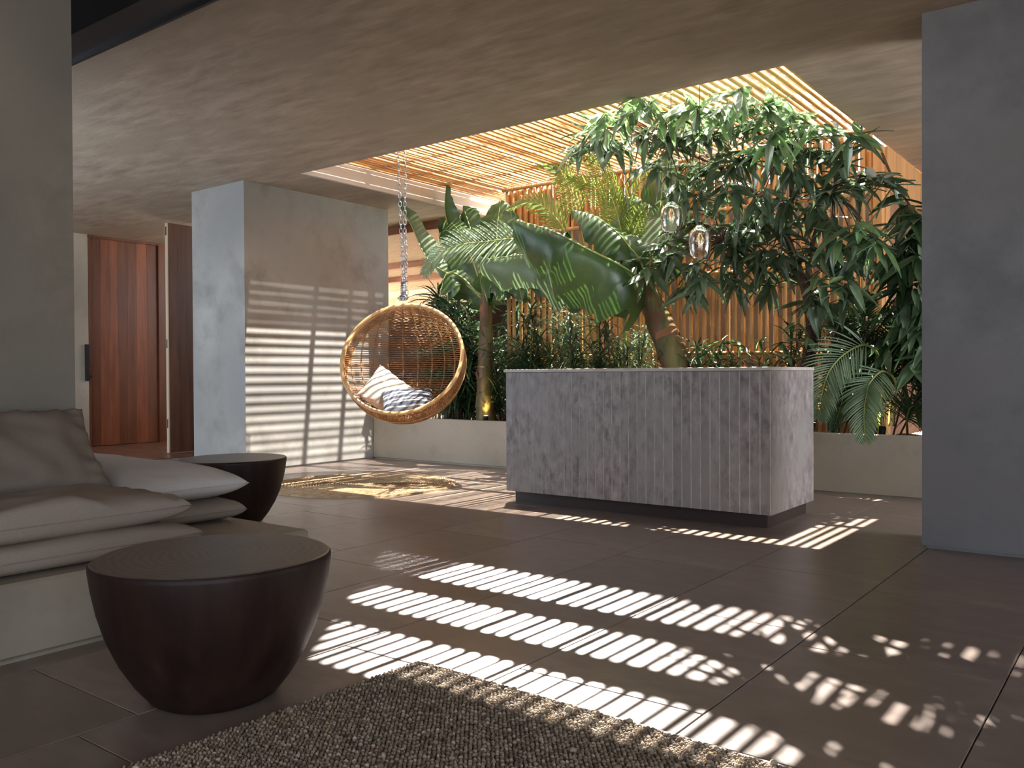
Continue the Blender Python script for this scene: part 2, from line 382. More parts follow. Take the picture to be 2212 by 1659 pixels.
# doors in the hall
d1 = MB(); d1.box(-13.09, -13.0, 6.57, 6.60, 0, 3.19); d1.box(-13.09, -12.985, 7.70, 7.82, 0, 3.20); d1.box(-13.09, -12.99, 6.57, 7.82, 3.17, 3.21)
D1 = struct('door_1', d1, M['doorwood'], 'tall closed door of vertical reddish timber boards')
ys = [6.60, 6.76, 6.90, 7.04, 7.19, 7.34, 7.52, 7.70]
for a, c in zip(ys[:-1], ys[1:]):
    m = MB(); m.box(-13.07, -13.02, a+.001, c-.001, .01, 3.17, .002); obj('board', m, M['doorwood'], D1)
m = MB(); m.box(-13.0, -12.94, 6.50, 6.54, 1.0, 1.55); m.box(-13.01, -12.98, 6.51, 6.6, 1.05, 1.08); obj('handle', m, M['black'], D1, label='long black pull handle')
m = MB(); m.box(-13.05, -13.01, 6.555, 6.575, 0, 3.17); obj('edge_strip', m, M['edgewood'], D1)
D2 = struct('door_2', (lambda q: (q.box(-10.99, -10.955, 6.64, 7.9, .01, 3.17), q)[1])(MB()), M['leafwood'], 'tall dark timber door leaf standing open')
for a in np.arange(6.645, 7.8, .13):
    m = MB(); m.box(-10.955, -10.945, a+.001, a+.129, .01, 3.17, .001); obj('board', m, M['leafwood'], D2)
m = MB(); m.box(-11.0, -10.95, 6.625, 6.64, .01, 3.17); obj('edge_strip', m, M['edgewood'], D2, label='pale edge of the open leaf')
for z in (.35, 1.45, 3.0):
    m = MB(); m.box(-10.985, -10.965, 6.62, 6.626, z, z+.12, .002); obj('hinge', m, M['black'], D2)

# ------------------------------------------------------------------ pergola of canes over the opening
def cane_mesh(L, r, axis='z', n=8, nodes=.34, seed=0):
    rd = random.Random(seed); m = MB(); z = 0; pts = []; rs = []
    ph = rd.uniform(.05, nodes)
    zs = [0]; q = ph
    while q < L: zs += [q-.012, q, q+.012]; q += nodes*rd.uniform(.85, 1.15)
    zs += [L]; zs = sorted(z for z in zs if 0 <= z <= L)
    bend = rd.uniform(-.006, .006)
    for z in zs:
        node = any(abs(z-q) < 1e-6 for q in zs[2::3])
        pts.append((bend*math.sin(PI*z/L), .6*bend*math.sin(PI*z/L), z)); rs.append(r*(1.1 if node else 1))
    m.tube(pts, rs, n)
    if axis == 'y': m.v = [(x, z, y) for (x, y, z) in m.v]; m.f = [tuple(reversed(f)) for f in m.f]
    if axis == 'x': m.v = [(z, x, y) for (x, y, z) in m.v]
    return m.mesh('cane', True)
PG = thing('bamboo_pergola', 'slatted roof of pale bamboo canes over the ceiling opening', 'pergola', (-4.7, 7.5, 3.42))
cms = [cane_mesh(2.78+.05*k, .0140+.0010*(k % 3), 'y', seed=k) for k in range(5)]+[cane_mesh(2.78+.03*k, .020+.0015*(k % 3), 'y', seed=k+5) for k in range(3)]+[cane_mesh(5.0, .015+.001*k, 'y', seed=k+9) for k in range(3)]
for c in cms: c.materials.append(M['canepale'])
x = -2.165; i = 0
while x > -7.3:
    o = obj('cane', cms[i % 5 if x > -6.62 and x < -4.1 else (5+i % 3 if x >= -4.1 else 8+i % 3)], None, PG, (x+4.7, 5.93-7.5+random.uniform(-.03, .03), .0+random.uniform(-.006, .006)))
    if x < -4.1:                           # second, upper layer over the left part
        obj('cane', cms[i % 3 if x > -6.62 else 8+i % 3], None, PG, (x+4.7-.0475+random.uniform(-.004, .004), 5.93-7.5+random.uniform(-.03, .03), .05))
    x -= random.uniform(.074, .082); i += 1
# second cane layer beyond the first, over the terrace edge
for y in (6.97, 7.52, 8.1, 8.72):
    m = MB(); m.box(-2.75, 2.62, y-7.5-.03, y-7.5+.03, .075, .24 if y in (6.97, 7.52) else .12, .004); obj('cross_beam', m, M['beam'], PG)
# thatching mat over the densest left strip of the roof
m = MB()
for k in range(34):
    m.tube([(-2.62+k*.021, -1.5, .235), (-2.62+k*.021, 1.3, .235)], .008, 5)
obj('reed_mat', m, M['reed'], PG, kind='stuff')

# bamboo screen
YS = 8.65
SN = thing('bamboo_screen', 'tall screen of upright golden bamboo canes behind the plants', 'screen', (-4.4, YS, .42))
vms = [cane_mesh(2.94, .0205+.0025*(k % 3), 'z', seed=20+k) for k in range(6)]
for c in vms: c.materials.append(M['cane'])
x = -2.24; i = 0
while x > -6.66:
    obj('cane', vms[i % 6], None, SN, (x+4.4, random.uniform(-.01, .01), 0), rot=(random.uniform(-.004, .004), random.uniform(-.006, .006), random.uniform(0, 6)))
    x -= random.uniform(.078, .098); i += 1
ums = [cane_mesh(.58, .021, 'z', seed=40+k) for k in range(4)]
for c in ums: c.materials.append(M['cane'])
x = -2.3; i = 0
while x > -6.66:
    obj('short_cane', ums[i % 4], None, SN, (x+4.4, .05, 2.36)); x -= random.uniform(.045, .055); i += 1
for z, r in ((.85, .02), (1.70, .022), (2.36, .024), (2.94, .024)):
    m = MB(); m.tube([(-2.25+4.4*0+k*.4-.0, -.045, z+random.uniform(-.006, .006)) for k in range(0, 12)], r, 8)
    obj('rail', m, M['cane'], SN, smooth=True)
m = MB(); m.box(2.17, 2.255, -.04, .06, 0, 2.79, .004); obj('post', m, M['plank'], SN)
# side return of the screen (right): timber fascia above, fine canes below
SR = thing('slatted_side_wall', 'fine vertical timber slats returning behind the screen at right', 'screen', (-2.13, 8.7, .42))
for k in range(44):
    m = MB(); y = k*.052; m.box(-.03, .0, y, y+.046, 0, 2.37, .002)
    obj('slat', m, M['plank'] if k < 3 else M['beam'], SR)
for k in range(22):
    m = MB(); y = k*.105; m.box(-.035, .012, y, y+.1, 2.37, 2.785, .003); obj('fascia_board', m, M['plank'], SR)

# terrace beyond at the left: reed roof and beams
m = MB()
for k in range(90):
    y = 8.8+k*.08; m.box(-17, -7.36, y, y+.074, 3.215, 3.25, 0)
tr = struct('ceiling_terrace', m, M['reed'], 'reed matting roof of the terrace beyond')
for y, w in ((9.0, .05), (11.9, .14), (13.6, .2)):
    m = MB(); m.box(-17, -7.36, y, y+w, 3.1, 3.215, .005); obj('beam', m, M['beam'], tr)
b = MB(); b.box(-17, -6.7, 16.2, 16.4, 0, 3.3); struct('wall_terrace', b, M['reed'], 'pale reed fence at the far side of the terrace')

# ------------------------------------------------------------------ reception counter
RC = thing('reception_counter', 'grey stone reception counter with fluted front on a dark plinth', 'counter', (-3.25, 6.13, 0))
m = MB(); m.box(-1.085, 1.07, -.37, .42, 0, .10); obj('plinth', m, M['plinth'], RC, label='dark recessed plinth')
m = MB(); m.box(-1.122, 1.128, -.44, .42, .10, 1.077, .002); obj('body', m, M['counter'], RC)
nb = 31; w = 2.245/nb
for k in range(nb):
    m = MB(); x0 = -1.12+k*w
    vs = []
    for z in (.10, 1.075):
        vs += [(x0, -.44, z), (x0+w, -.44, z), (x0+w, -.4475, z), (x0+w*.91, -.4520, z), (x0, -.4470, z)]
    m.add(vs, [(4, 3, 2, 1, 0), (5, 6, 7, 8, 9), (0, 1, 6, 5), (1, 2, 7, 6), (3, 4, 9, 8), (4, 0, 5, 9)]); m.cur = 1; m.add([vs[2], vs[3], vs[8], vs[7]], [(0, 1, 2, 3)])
    obj('board', m, [M['counter'], M['highlit']], RC)
m = MB(); m.box(-1.135, 1.133, -.462, .425, 1.078, 1.103, .002); obj('countertop', m, M['ctop'], RC, label='pale grey top slab')

# ------------------------------------------------------------------ log tables
def log_table(loc, label, rot, seed):
    t = thing('log_table', label, 'table', loc, rot, 'log side tables')
    def wob(q, z): return 1+.018*math.sin(2*q+seed)+.008*math.sin(5*q+seed*2)
    prof = [(.0, 0), (.18, 0), (.20, .012), (.245, .07), (.290, .145), (.325, .225), (.350, .31), (.366, .39), (.374, .45), (.374, .462), (.369, .468)]
    m = MB(); m.lathe(prof, 72, wob=wob); obj('body', m, M['stump'], t, smooth=True)
    m = MB(); m.lathe([(.369, .468), (.363, .4705), (.2, .4708), (.0005, .471)], 72, wob=wob); obj('top', m, M['rings'], t, label='flat log top with growth rings')
    return t
log_table((-2.53, 1.69, 0), 'larger looking dark rounded log table on the floor in the foreground', .3, 0)
log_table((-5.38, 3.76, 0), 'dark rounded log table standing behind the sofa cushions, further back', 1.9, 2)

# ------------------------------------------------------------------ sofa
m = MB(); m.box(-1.0, 0, -4.0, 0, .02, .30, .012); m.box(-2.6, -1.0, -.645, 0, .02, .30, .012); m.box(-.97, -.03, -4, -.03, 0, .02)
SB = obj('sofa_bench', m, M['bench'], loc=(-3.385, 2.80, 0))
tag(SB, 'low plastered built-in bench under the linen cushions', 'bench')
def cushion(lx, ly, h, n=34, pin=.035, wr=.006, seed=0, p=3.2, e=.42, sag=None):
    m = MB(); rd = Vector((seed*3.1, seed*1.7, 0))
    top = []; bot = []
    for i in range(n+1):
        u = -1+2*i/n; rt = []; rb = []
        for j in range(n+1):
            v = -1+2*j/n
            uu = math.sin(u*PI/2); vv = math.sin(v*PI/2)
            x = uu*lx/2*(1-pin*(1-abs(vv)**2)*abs(uu)); y = vv*ly/2*(1-pin*(1-abs(uu)**2)*abs(vv))
            t = max(0, (1-abs(uu)**p)*(1-abs(vv)**p))**e
            wv = wr*noise.noise(Vector((x*9, y*9, 0))+rd)+wr*1.6*noise.noise(Vector((x*3.3+y*2, y*3-x, 4))+rd)
            # puckers running in from the seam
            edge = max(abs(uu), abs(vv)); pk = .5*wr*math.sin((x if abs(vv) > abs(uu) else y)*70)*max(0, edge-.75)*4*(t > 0)
            s = sag(x, y) if sag else 0
            rt.append((x, y, h/2*t+(wv+pk)*min(1, t*2)+s)); rb.append((x, y, -h/2*t+s*.5))
        top.append(rt); bot.append(rb)
    m.grid(top); m.grid([list(reversed(r)) for r in bot]); return m
def seam(lx, ly, r, pin=.035):
    m = MB(); pts = []
    for k in range(80):
        s = k/20; side = int(s); f = -1+2*(s-side)
        u, v = ((f, -1), (1, f), (-f, 1), (-1, -f))[side]
        pts.append((u*lx/2*(1-pin*(1-v*v)*abs(u)), v*ly/2*(1-pin*(1-u*u)*abs(v)), 0))
    m.loop(pts, r, 5); return m
def cush_obj(name, lx, ly, h, mat, loc, rot, label, cat='cushion', group=None, **k):
    o = obj(name, cushion(lx, ly, h, **k), mat, loc=loc, rot=rot, smooth=True); tag(o, label, cat, group)
    obj('piping', seam(lx, ly, .0035, k.get('pin', .035)), mat, o, smooth=True); return o
g = 'sofa seat cushions'
cush_obj('seat_cushion', .93, 2.1, .125, M['sofa'], (-3.90, 1.19, .362), (0, 0, 0), 'lower taupe cushion of the near pair, flat on the bench', group=g, seed=1, p=9, e=.34)
cush_obj('seat_cushion', .93, 2.1, .155, M['sofa'], (-3.925, 1.15, .487), (0, .0, 0), 'upper taupe cushion of the near pair, under the back pillow', group=g, seed=2, p=9, e=.34, wr=.019)
cush_obj('seat_cushion', 1.8, .62, .12, M['sofa'], (-4.76, 2.465, .362), (0, 0, 0), 'lower taupe cushion of the far pair, sticking out behind', group=g, seed=3, p=9, e=.34)
cush_obj('seat_cushion', 1.95, .65, .20, M['sofa2'], (-4.85, 2.475, .495), (0, 0, 0), 'light linen cushion on top of the far pair', group=g, seed=4, p=5, e=.42)
pw = cush_obj('back_pillow', .47, .88, .17, M['pillow'], (-4.13, 1.68, .715), (0, math.radians(52), 0), 'dark brown linen pillow leaning on the pillar', cat='pillow', seed=6, pin=.07, wr=.024, p=4, e=.42)

# ------------------------------------------------------------------ rugs
def wool_rug():
    x0, x1, y0, y1 = -2.19, .35, .45, 2.30
    base = MB(); base.box(x0+.005, x1, y0, y1-.005, .001, .010); 
    rt = obj('wool_rug', base, M['fringe'], rot=(0, 0, math.radians(-2.0)))
    rt.location = (0, 0, 0)
    R = Matrix.Rotation(math.radians(-2.0), 3, 'Z'); c = Vector((-2.19, 2.31, 0)); rt.location = c - R @ Vector((x0, y1, 0))
    tag(rt, 'chunky woven wool rug in the foreground, mottled beige and brown', 'rug')
    px, py = .0165, .0095
    nx = int((x1-x0)/px); ny = int((y1-y0)/py)
    I, J = np.meshgrid(np.arange(nx), np.arange(ny), indexing='ij'); I = I.ravel(); J = J.ravel(); n = len(I)
    cx = x0+(I+.5+.5*(J % 2))*px+rng.normal(0, .0014, n); cy = y0+(J+.5)*py+rng.normal(0, .0012, n)
    big = rng.random(n); h = .009+.006*rng.random(n)+(big > .992)*.008; rx = .0090*(.9+.25*rng.random(n))*(1+(big > .992)*.5); ry = .0050*(.9+.2*rng.random(n))*(1+(big > .992)*.7)
    ang = rng.normal(.42, .16, n)*np.where(J % 2, 1, -1)
    unit = []
    for k in range(5): q = 2*PI*k/5; unit.append((math.cos(q), math.sin(q), 0))
    for k in range(5): q = 2*PI*(k+.5)/5; unit.append((.78*math.cos(q), .78*math.sin(q), .72))
    unit.append((0, 0, 1.05)); U = np.array(unit)
    F = []
    for k in range(5): F += [(k, (k+1) % 5, 5+k), (5+k, (k+1) % 5, 5+(k+1) % 5), (5+k, 5+(k+1) % 5, 10)]
    F = np.array(F)
    ca, sa = np.cos(ang)[:, None], np.sin(ang)[:, None]
    lx = U[None, :, 0]*rx[:, None]; ly = U[None, :, 1]*ry[:, None]
    V = np.stack([cx[:, None]+lx*ca-ly*sa, cy[:, None]+lx*sa+ly*ca, .008+U[None, :, 2]*h[:, None]], -1).reshape(-1, 3)
    FF = (F[None]+(np.arange(n)*11)[:, None, None]).reshape(-1, 3)
    me = bpy.data.meshes.new('loops'); me.vertices.add(len(V)); me.vertices.foreach_set('co', V.ravel().astype('f4'))
    me.loops.add(FF.size); me.loops.foreach_set('vertex_index', FF.ravel().astype('i4'))
    me.polygons.add(len(FF)); me.polygons.foreach_set('loop_start', np.arange(0, FF.size, 3, dtype='i4'))
    me.polygons.foreach_set('use_smooth', np.ones(len(FF), bool)); me.update()
    pal = np.array([(.40, .33, .25), (.30, .235, .175), (.20, .15, .11), (.52, .45, .36), (.10, .075, .055), (.33, .22, .11)])
    pick = rng.choice(6, n, p=[.30, .27, .2, .12, .08, .03]); c = (pal[pick]*.7+pal[1]*.3)*(.7+.5*rng.random((n, 1)))
    colr = np.ones((n, 11, 4)); colr[:, :, :3] = c[:, None, :]
    a = me.color_attributes.new('tone', 'FLOAT_COLOR', 'POINT'); a.data.foreach_set('color', colr.ravel().astype('f4'))
    obj('pile', me, M['wool'], rt, kind='stuff')
    e = MB(); e.box(x0, x1, y1-.006, y1+.004, .001, .013, .001); obj('binding', e, M['sofa2'], rt, label='pale edge binding')
wool_rug()
def round_rug():
    m = MB(); prof = []
    nr = 34; R = .90
    for k in range(nr):
        r0 = R*(1-k/nr); w = R/nr
        prof += [(r0, .004), (r0-w*.2, .015), (r0-w*.55, .018), (r0-w*.85, .012)]
    prof = [(R+.004, 0)]+prof+[(.002, .012)]
    m.lathe(prof[::-1], 110, wob=lambda q, z: 1+.004*math.sin(9*q)+.002*math.sin(31*q))
    o = obj('round_rug', m, M['jute'], loc=(-6.2, 5.78, 0), smooth=True); tag(o, 'round braided jute rug under the hanging chair', 'rug')
round_rug()

# ------------------------------------------------------------------ hanging chair
HC = Vector((-5.98, 6.13, 1.19)); RS = .605
def hanging_chair():
    t = thing('hanging_chair', 'round woven rattan hanging chair suspended on a chain', 'chair', HC)
    tocam = (EYE-HC); tocam.z = 0; tocam.normalize()
    # opening turned a little to the left of the viewer and up
    side = Vector((-tocam.y, tocam.x, 0))   # to the viewer's right
    nrm = (tocam*math.cos(math.radians(15)) - side*math.sin(math.radians(15)))
    nrm.z = math.tan(math.radians(27)); nrm.normalize()
    off = RS*.15                            # plane of the rim in front of the centre
    rr = math.sqrt(RS*RS-off*off)
    e1 = nrm.cross(Vector((0, 0, 1))).normalized(); e2 = e1.cross(nrm).normalized()
    m = MB(); m.loop([nrm*off+(e1*math.cos(2*PI*k/96)+e2*math.sin(2*PI*k/96))*rr for k in range(96)], .019, 10); obj('rim', m, M['rim'], t, smooth=True, label='pale cane rim')
    m = MB(); m.loop([nrm*(off-.05)+(e1*math.cos(2*PI*k/96)+e2*math.sin(2*PI*k/96))*(rr+.004) for k in range(96)], .008, 6); obj('inner_rim', m, M['rim'], t, smooth=True)
    m = MB(); m.loop([nrm*(off-.20)+(e1*math.cos(2*PI*k/96)+e2*math.sin(2*PI*k/96))*math.sqrt(RS**2-(off-.2)**2)*1.01 for k in range(96)], .008, 6); obj('hoop', m, M['rim'], t, smooth=True)
    # weave: horizontal strands about the vertical axis, cut by the rim plane
    def runs(fn, n, closed):
        pts = [fn(k) for k in range(n)]; ok = [p.dot(nrm) < off-.004 for p in pts]; res = []; cur = []
        if closed and all(ok): return [pts+[pts[0]]]
        st = ok.index(False) if closed and False in ok else 0
        for k in range(n):
            i = (st+k) % n
            if ok[i]: cur.append(pts[i])
            elif cur: res.append(cur); cur = []
        if cur: res.append(cur)
        return [c for c in res if len(c) > 1]
    m = MB(); nz = 98
    for a in range(1, nz):
        th = PI*a/nz; r = RS*math.sin(th); z = RS*math.cos(th); nn = 72
        for c in runs(lambda k: Vector((r*math.cos(2*PI*k/nn), r*math.sin(2*PI*k/nn), z))*(1+(.006 if (k+a) % 2 else -.004)), nn, True): m.tube(c, .0058, 4, False)
    obj('weave', m, M['rattan'], t, smooth=True, kind='stuff')
    for q in range(24):
        m = MB(); ph = 2*PI*q/24
        for c in runs(lambda k: Vector((math.sin(PI*k/48)*math.cos(ph), math.sin(PI*k/48)*math.sin(ph), math.cos(PI*k/48)))*RS, 49, False): m.tube(c, .0065, 5, True)
        if m.v: obj('rib', m, M['rattan'], t, smooth=True)
    # herringbone band behind the rim
    m = MB(); nn = 150
    for k in range(nn):
        for (da, d0, d1) in ((.035, off-.01, off-.105), (-.035, off-.105, off-.20)):
            for sgn in (0, 1):
                a0 = 2*PI*(k+.5*sgn)/nn; pts = []
                for f in (0, .5, 1):
                    d = d0+(d1-d0)*f; rad = math.sqrt(RS**2-d*d)*1.012; a_ = a0+da*f
                    pts.append(nrm*d+(e1*math.cos(a_)+e2*math.sin(a_))*rad)
                m.tube(pts, .0042, 4, False)
    obj('herringbone_band', m, M['rattan'], t, kind='stuff')
    # hanging gear
    m = MB()
    for k in range(5): m.loop([Vector((.045*math.cos(q), .03*math.sin(q)*math.cos(k*1.1), .03*math.sin(q)*math.sin(k*1.1)+.012))+Vector((.012*(k-2), 0, RS+.012)) for q in np.arange(0, 2*PI, .5)], .006, 5)
    obj('shackle', m, M['chain'], t, smooth=True)
    m = MB(); m.tube([(0, 0, RS+.02), (0, 0, RS+.19)], .022, 12); 
    for k in range(10): m.loop([(.025*math.cos(q), .025*math.sin(q), RS+.03+k*.017) for q in np.arange(0, 2*PI, .5)], .004, 4)
    obj('spring', m, M['chain'], t, smooth=True)
    def links(p0, p1, nm):
        m = MB(); d = p1-p0; L = d.length; d.normalize(); a = d.orthogonal().normalized(); b_ = d.cross(a); step = .044; n = int(L/step)
        for k in range(n):
            c = p0+d*(step*(k+.5)); w = a if k % 2 else b_
            pts = []
            for s_ in range(14):
                q = 2*PI*s_/14; pts.append(c+d*(math.cos(q)*.017+math.copysign(.011, math.cos(q)))+w*math.sin(q)*.013)
            m.loop(pts, .0042, 5)
        obj(nm, m, M['chain'], t, smooth=True)
    s = side
    top = 3.40-HC.z
    links(Vector((0, 0, RS+.17))-s*.004, Vector((0, 0, top))-s*.045, 'chain')
    links(Vector((0, 0, RS+.17))+s*.012, Vector((0, 0, top))+s*.030, 'chain')
    links(Vector((0, 0, RS+.01))+s*.035, Vector((0, 0, top-.9))+s*.03, 'chain')
    return t, side, nrm, tocam
HT, side, nrm, tocam = hanging_chair()
def local_frame(xd, zd):                  # rotation with given x and z directions
    z = zd.normalized(); x = (xd-z*xd.dot(z)).normalized(); y = z.cross(x)
    return Matrix(((x.x, y.x, z.x), (x.y, y.y, z.y), (x.z, y.z, z.z)))
fur = obj('fur_cushion', cushion(.44, .44, .15, seed=9, wr=.02, p=3, e=.5), M['fur'], smooth=True)
fur.matrix_world = Matrix.Translation(HC+Vector((0, 0, -.30))-side*.17-tocam*.13) @ local_frame(-side+Vector((0, 0, .75)), tocam*.8+Vector((0, 0, .45))+side*.35).to_4x4()
tag(fur, 'cream shaggy cushion leaning inside the hanging chair, left', 'cushion')
m = MB()
for k in range(60):
    y = -.21+.42*k/60; m.tube([(-.218, y, 0), (-.232, y+.004, random.uniform(-.008, .008))], .002, 3, False)
obj('fringe', m, M['fringe'], fur)
kn = obj('knit_cushion', cushion(.50, .34, .15, seed=11, wr=.014, p=3, e=.5), M['stripe'], smooth=True)
kn.matrix_world = Matrix.Translation(HC+Vector((0, 0, -.385))+side*.04+tocam*.10) @ local_frame(side+Vector((0, 0, .12)), Vector((0, 0, 1))+tocam*.75).to_4x4()
tag(kn, 'grey striped knitted cushion lying inside the hanging chair', 'cushion')

# ------------------------------------------------------------------ pendant lamps
def pendant(px, Y, ztop, zbot, label):
    p = at(px[0], px[1], Y); h = ztop-zbot
    t = thing('pendant_lamp', label, 'lamp', (p.x, p.y, zbot), 0, 'clear glass pendant lamps')
    out = [(.018, 1), (.026, .985), (.036, .955), (.040, .93), (.047, .90), (.066, .85), (.079, .76), (.084, .62), (.086, .45), (.083, .28), (.074, .12), (.060, .015), (.0575, 0)]
    inn = [(r-.0035, z) for r, z in out]
    m = MB(); m.lathe([(r, z*h) for r, z in out]+[(r, z*h) for r, z in reversed(inn)]+[(out[0][0], h)], 40); obj('glass_shade', m, M['glass'], t, smooth=True)
    m = MB(); m.lathe([(.0005, h*.98), (.014, h*.98), (.014, h*.80), (.0005, h*.79)][::-1], 16); obj('socket', m, M['chain'], t, smooth=True)
    m = MB(); m.lathe([(.0005, h*.34), (.016, h*.36), (.03, h*.46), (.033, h*.55), (.026, h*.66), (.013, h*.76), (.013, h*.80)], 20); obj('bulb', m, M['glass'], t, smooth=True)
    m = MB()
    for q in range(5):
        a = 2*PI*q/5; m.tube([(.005*math.cos(a), .005*math.sin(a), h*.76), (.016*math.cos(a), .016*math.sin(a), h*.60), (.006*math.cos(a), .006*math.sin(a), h*.45)], .0011, 4)
    obj('filament', m, M['filament'], t)
    m = MB(); m.tube([(0, 0, h*.97), (.001, 0, 3.41-zbot)], .0032, 6); obj('cord', m, M['black'], t, label='thin black cord')
pendant((1450, 470), 6.35, 2.445, 2.20, 'left and higher of the two clear glass pendant lamps')
pendant((1512, 520), 6.35, 2.23, 1.965, 'right and lower of the two clear glass pendant lamps')

# ------------------------------------------------------------------ plants
def bez(pts, n):                           # smooth curve through points (Catmull-Rom)
    P = [Vector(p) for p in pts]; P = [P[0]*2-P[1]]+P+[P[-1]*2-P[-2]]; res = []; segs = len(P)-3
    for i in range(n+1):
        t = i/n*segs; k = min(int(t), segs-1); f = t-k; a, b_, c, d = P[k:k+4]
        res.append(.5*((2*b_)+(c-a)*f+(2*a-5*b_+4*c-d)*f*f+(3*b_-a-3*c+d)*f**3))
    return res
def broad_leaf(path, w, up, fold=.35, droop=.5, wav=.02, n=26, h=5, rag=.10, seed=0, prof=None, asym=1):
    C = bez(path, n); rows = []; rd = random.Random(seed); ph = rd.uniform(0, 6)
    prof = prof or (lambda t: max(.02, math.sin(PI*min(1, t*.93+.07))**.55 * (1-.25*t)))
    up = Vector(up)
    for i, c in enumerate(C):
        t = (C[min(i+1, n)]-C[max(i-1, 0)]).normalized(); s = t.cross(up)
        s = s.normalized() if s.length > 1e-5 else t.orthogonal().normalized(); nn = s.cross(t)
        W = w*prof(i/n)*(1+rag*(math.sin(i*.83+ph*3)+.5*math.sin(i*2.1+ph))); row = []
        for j in range(-h, h+1):
            f = j/h; Wf = W*(asym if f > 0 else 1); a = fold+droop*abs(f); k = abs(f)*Wf
            z = -math.sin(a)*k + wav*abs(f)**2*math.sin(i*1.35+ph+(1.7 if f > 0 else 0)) + wav*.45*abs(f)*math.sin(i*3.1+ph*2) + wav*1.1*f*f*math.sin(i*.55+ph*1.7)
            row.append(c + s*math.copysign(math.cos(a)*k, f) + nn*z + Vector((0, 0, -.25*droop*k*abs(f))))
        rows.append(row)
    m = MB(); m.grid(rows); return m, C
def banana_leaf(root, px, w, up, mat='banana', **k):
    path = [at(*q) - root.location for q in px]
    m, C = broad_leaf(path, w, up, **k); o = obj('leaf', m, M[mat], root, smooth=True)
    r = MB(); n = len(C); r.tube([c+Vector((0, 0, -.004)) for c in C], [.013*(1-.85*i/(n-1)) for i in range(n)], 6); obj('midrib', r, M['midrib'], o, smooth=True)
    return o
def pseudo_trunk(root, pts, rs, seed):
    m = MB(); C = bez(pts, 24); R = np.interp(np.linspace(0, 1, 25), np.linspace(0, 1, len(rs)), rs)
    m.tube([c-root.location for c in C], [r*(1+.05*math.sin(i*1.3+seed)) for i, r in enumerate(R)], 16); obj('trunk', m, M['pseudo'], root, smooth=True)
    for k in range(7):                     # old sheaths clasping the stem
        i = 3+k*3; c = C[i]; d = (C[i+1]-C[i]).normalized(); a = k*2.4+seed; e = d.orthogonal().normalized(); e2 = d.cross(e); u = e*math.cos(a)+e2*math.sin(a); v = d.cross(u)
        rows = []
        for j in range(6):
            f = j/5; cc = c+d*(f*.42-.1)-root.location; W = R[i]*1.05*(1-f*.6)
            rows.append([cc+(u*math.cos(q)+v*math.sin(q))*(W if f < .6 else W+.16*(f-.6)) * 1.10 for q in np.linspace(-1.25*(1-f*.75), 1.25*(1-f*.75), 6)])
        mm = MB(); mm.grid(rows); obj('sheath', mm, M['pseudo'] if k % 3 else M['dry'], root, smooth=True)

# left banana plant
B1 = thing('banana_plant', 'banana plant with upright stem just right of the hanging chair', 'plant', (-6.46, 8.0, .45))
pseudo_trunk(B1, [(-6.46, 8.0, .44), (-6.47, 8.0, .9), (-6.45, 8.0, 1.5), (-6.44, 8.0, 2.15)], [.12, .10, .085, .06], 1)
Yt = 7.95
banana_leaf(B1, [(1045, 640, 8.0), (985, 600, 7.9), (925, 560, 7.8), (885, 480, 7.75), (856, 432, 7.75)], 0.21, (-.5, -1, .4), 'bananapale', fold=.75, droop=.2, wav=.015, seed=1)
banana_leaf(B1, [(1040, 620, 8.0), (985, 540, 8.1), (962, 460, 8.15), (964, 396, 8.1)], 0.25, (-.6, -1, .2), fold=.55, droop=.1, wav=.01, seed=2)
banana_leaf(B1, [(1045, 640, 8.0), (1020, 560, 8.0), (985, 490, 8.1), (950, 470, 8.3)], 0.34, (.3, -1, .8), fold=.1, droop=.25, wav=.04, seed=3)
banana_leaf(B1, [(1048, 630, 8.0), (1070, 540, 8.05), (1075, 480, 8.1), (1082, 430, 8.15)], 0.38, (.2, -1, .3), fold=.1, droop=.2, wav=.03, seed=4)
banana_leaf(B1, [(1048, 640, 8.0), (1040, 600, 7.8), (1075, 590, 7.6), (1085, 655, 7.45)], 0.30, (.2, -.9, .5), fold=.15, droop=.45, wav=.03, seed=5)
banana_leaf(B1, [(1045, 650, 8.0), (1000, 600, 7.9), (965, 590, 7.8), (950, 640, 7.7)], 0.33, (-.3, -.8, .6), fold=.2, droop=.5, wav=.02, seed=6)
banana_leaf(B1, [(1045, 645, 8.0), (1090, 560, 8.1), (1150, 520, 8.2), (1210, 540, 8.3)], 0.30, (0, -.6, 1), fold=.2, droop=.4, wav=.02, seed=7)
banana_leaf(B1, [(1046, 640, 8.0), (1078, 600, 7.75), (1112, 592, 7.55), (1128, 650, 7.4)], .27, (.2, -.9, .4), fold=.15, droop=.4, wav=.04, seed=8)
banana_leaf(B1, [(1047, 630, 8.05), (1030, 540, 8.15), (1012, 480, 8.2), (1000, 445, 8.2)], .27, (-.1, -1, .3), fold=.15, droop=.2, wav=.035, seed=9)
banana_leaf(B1, [(1048, 640, 8.0), (1090, 590, 8.0), (1140, 580, 8.0), (1185, 615, 7.95)], .26, (.1, -.9, .5), fold=.2, droop=.4, wav=.03, seed=10)
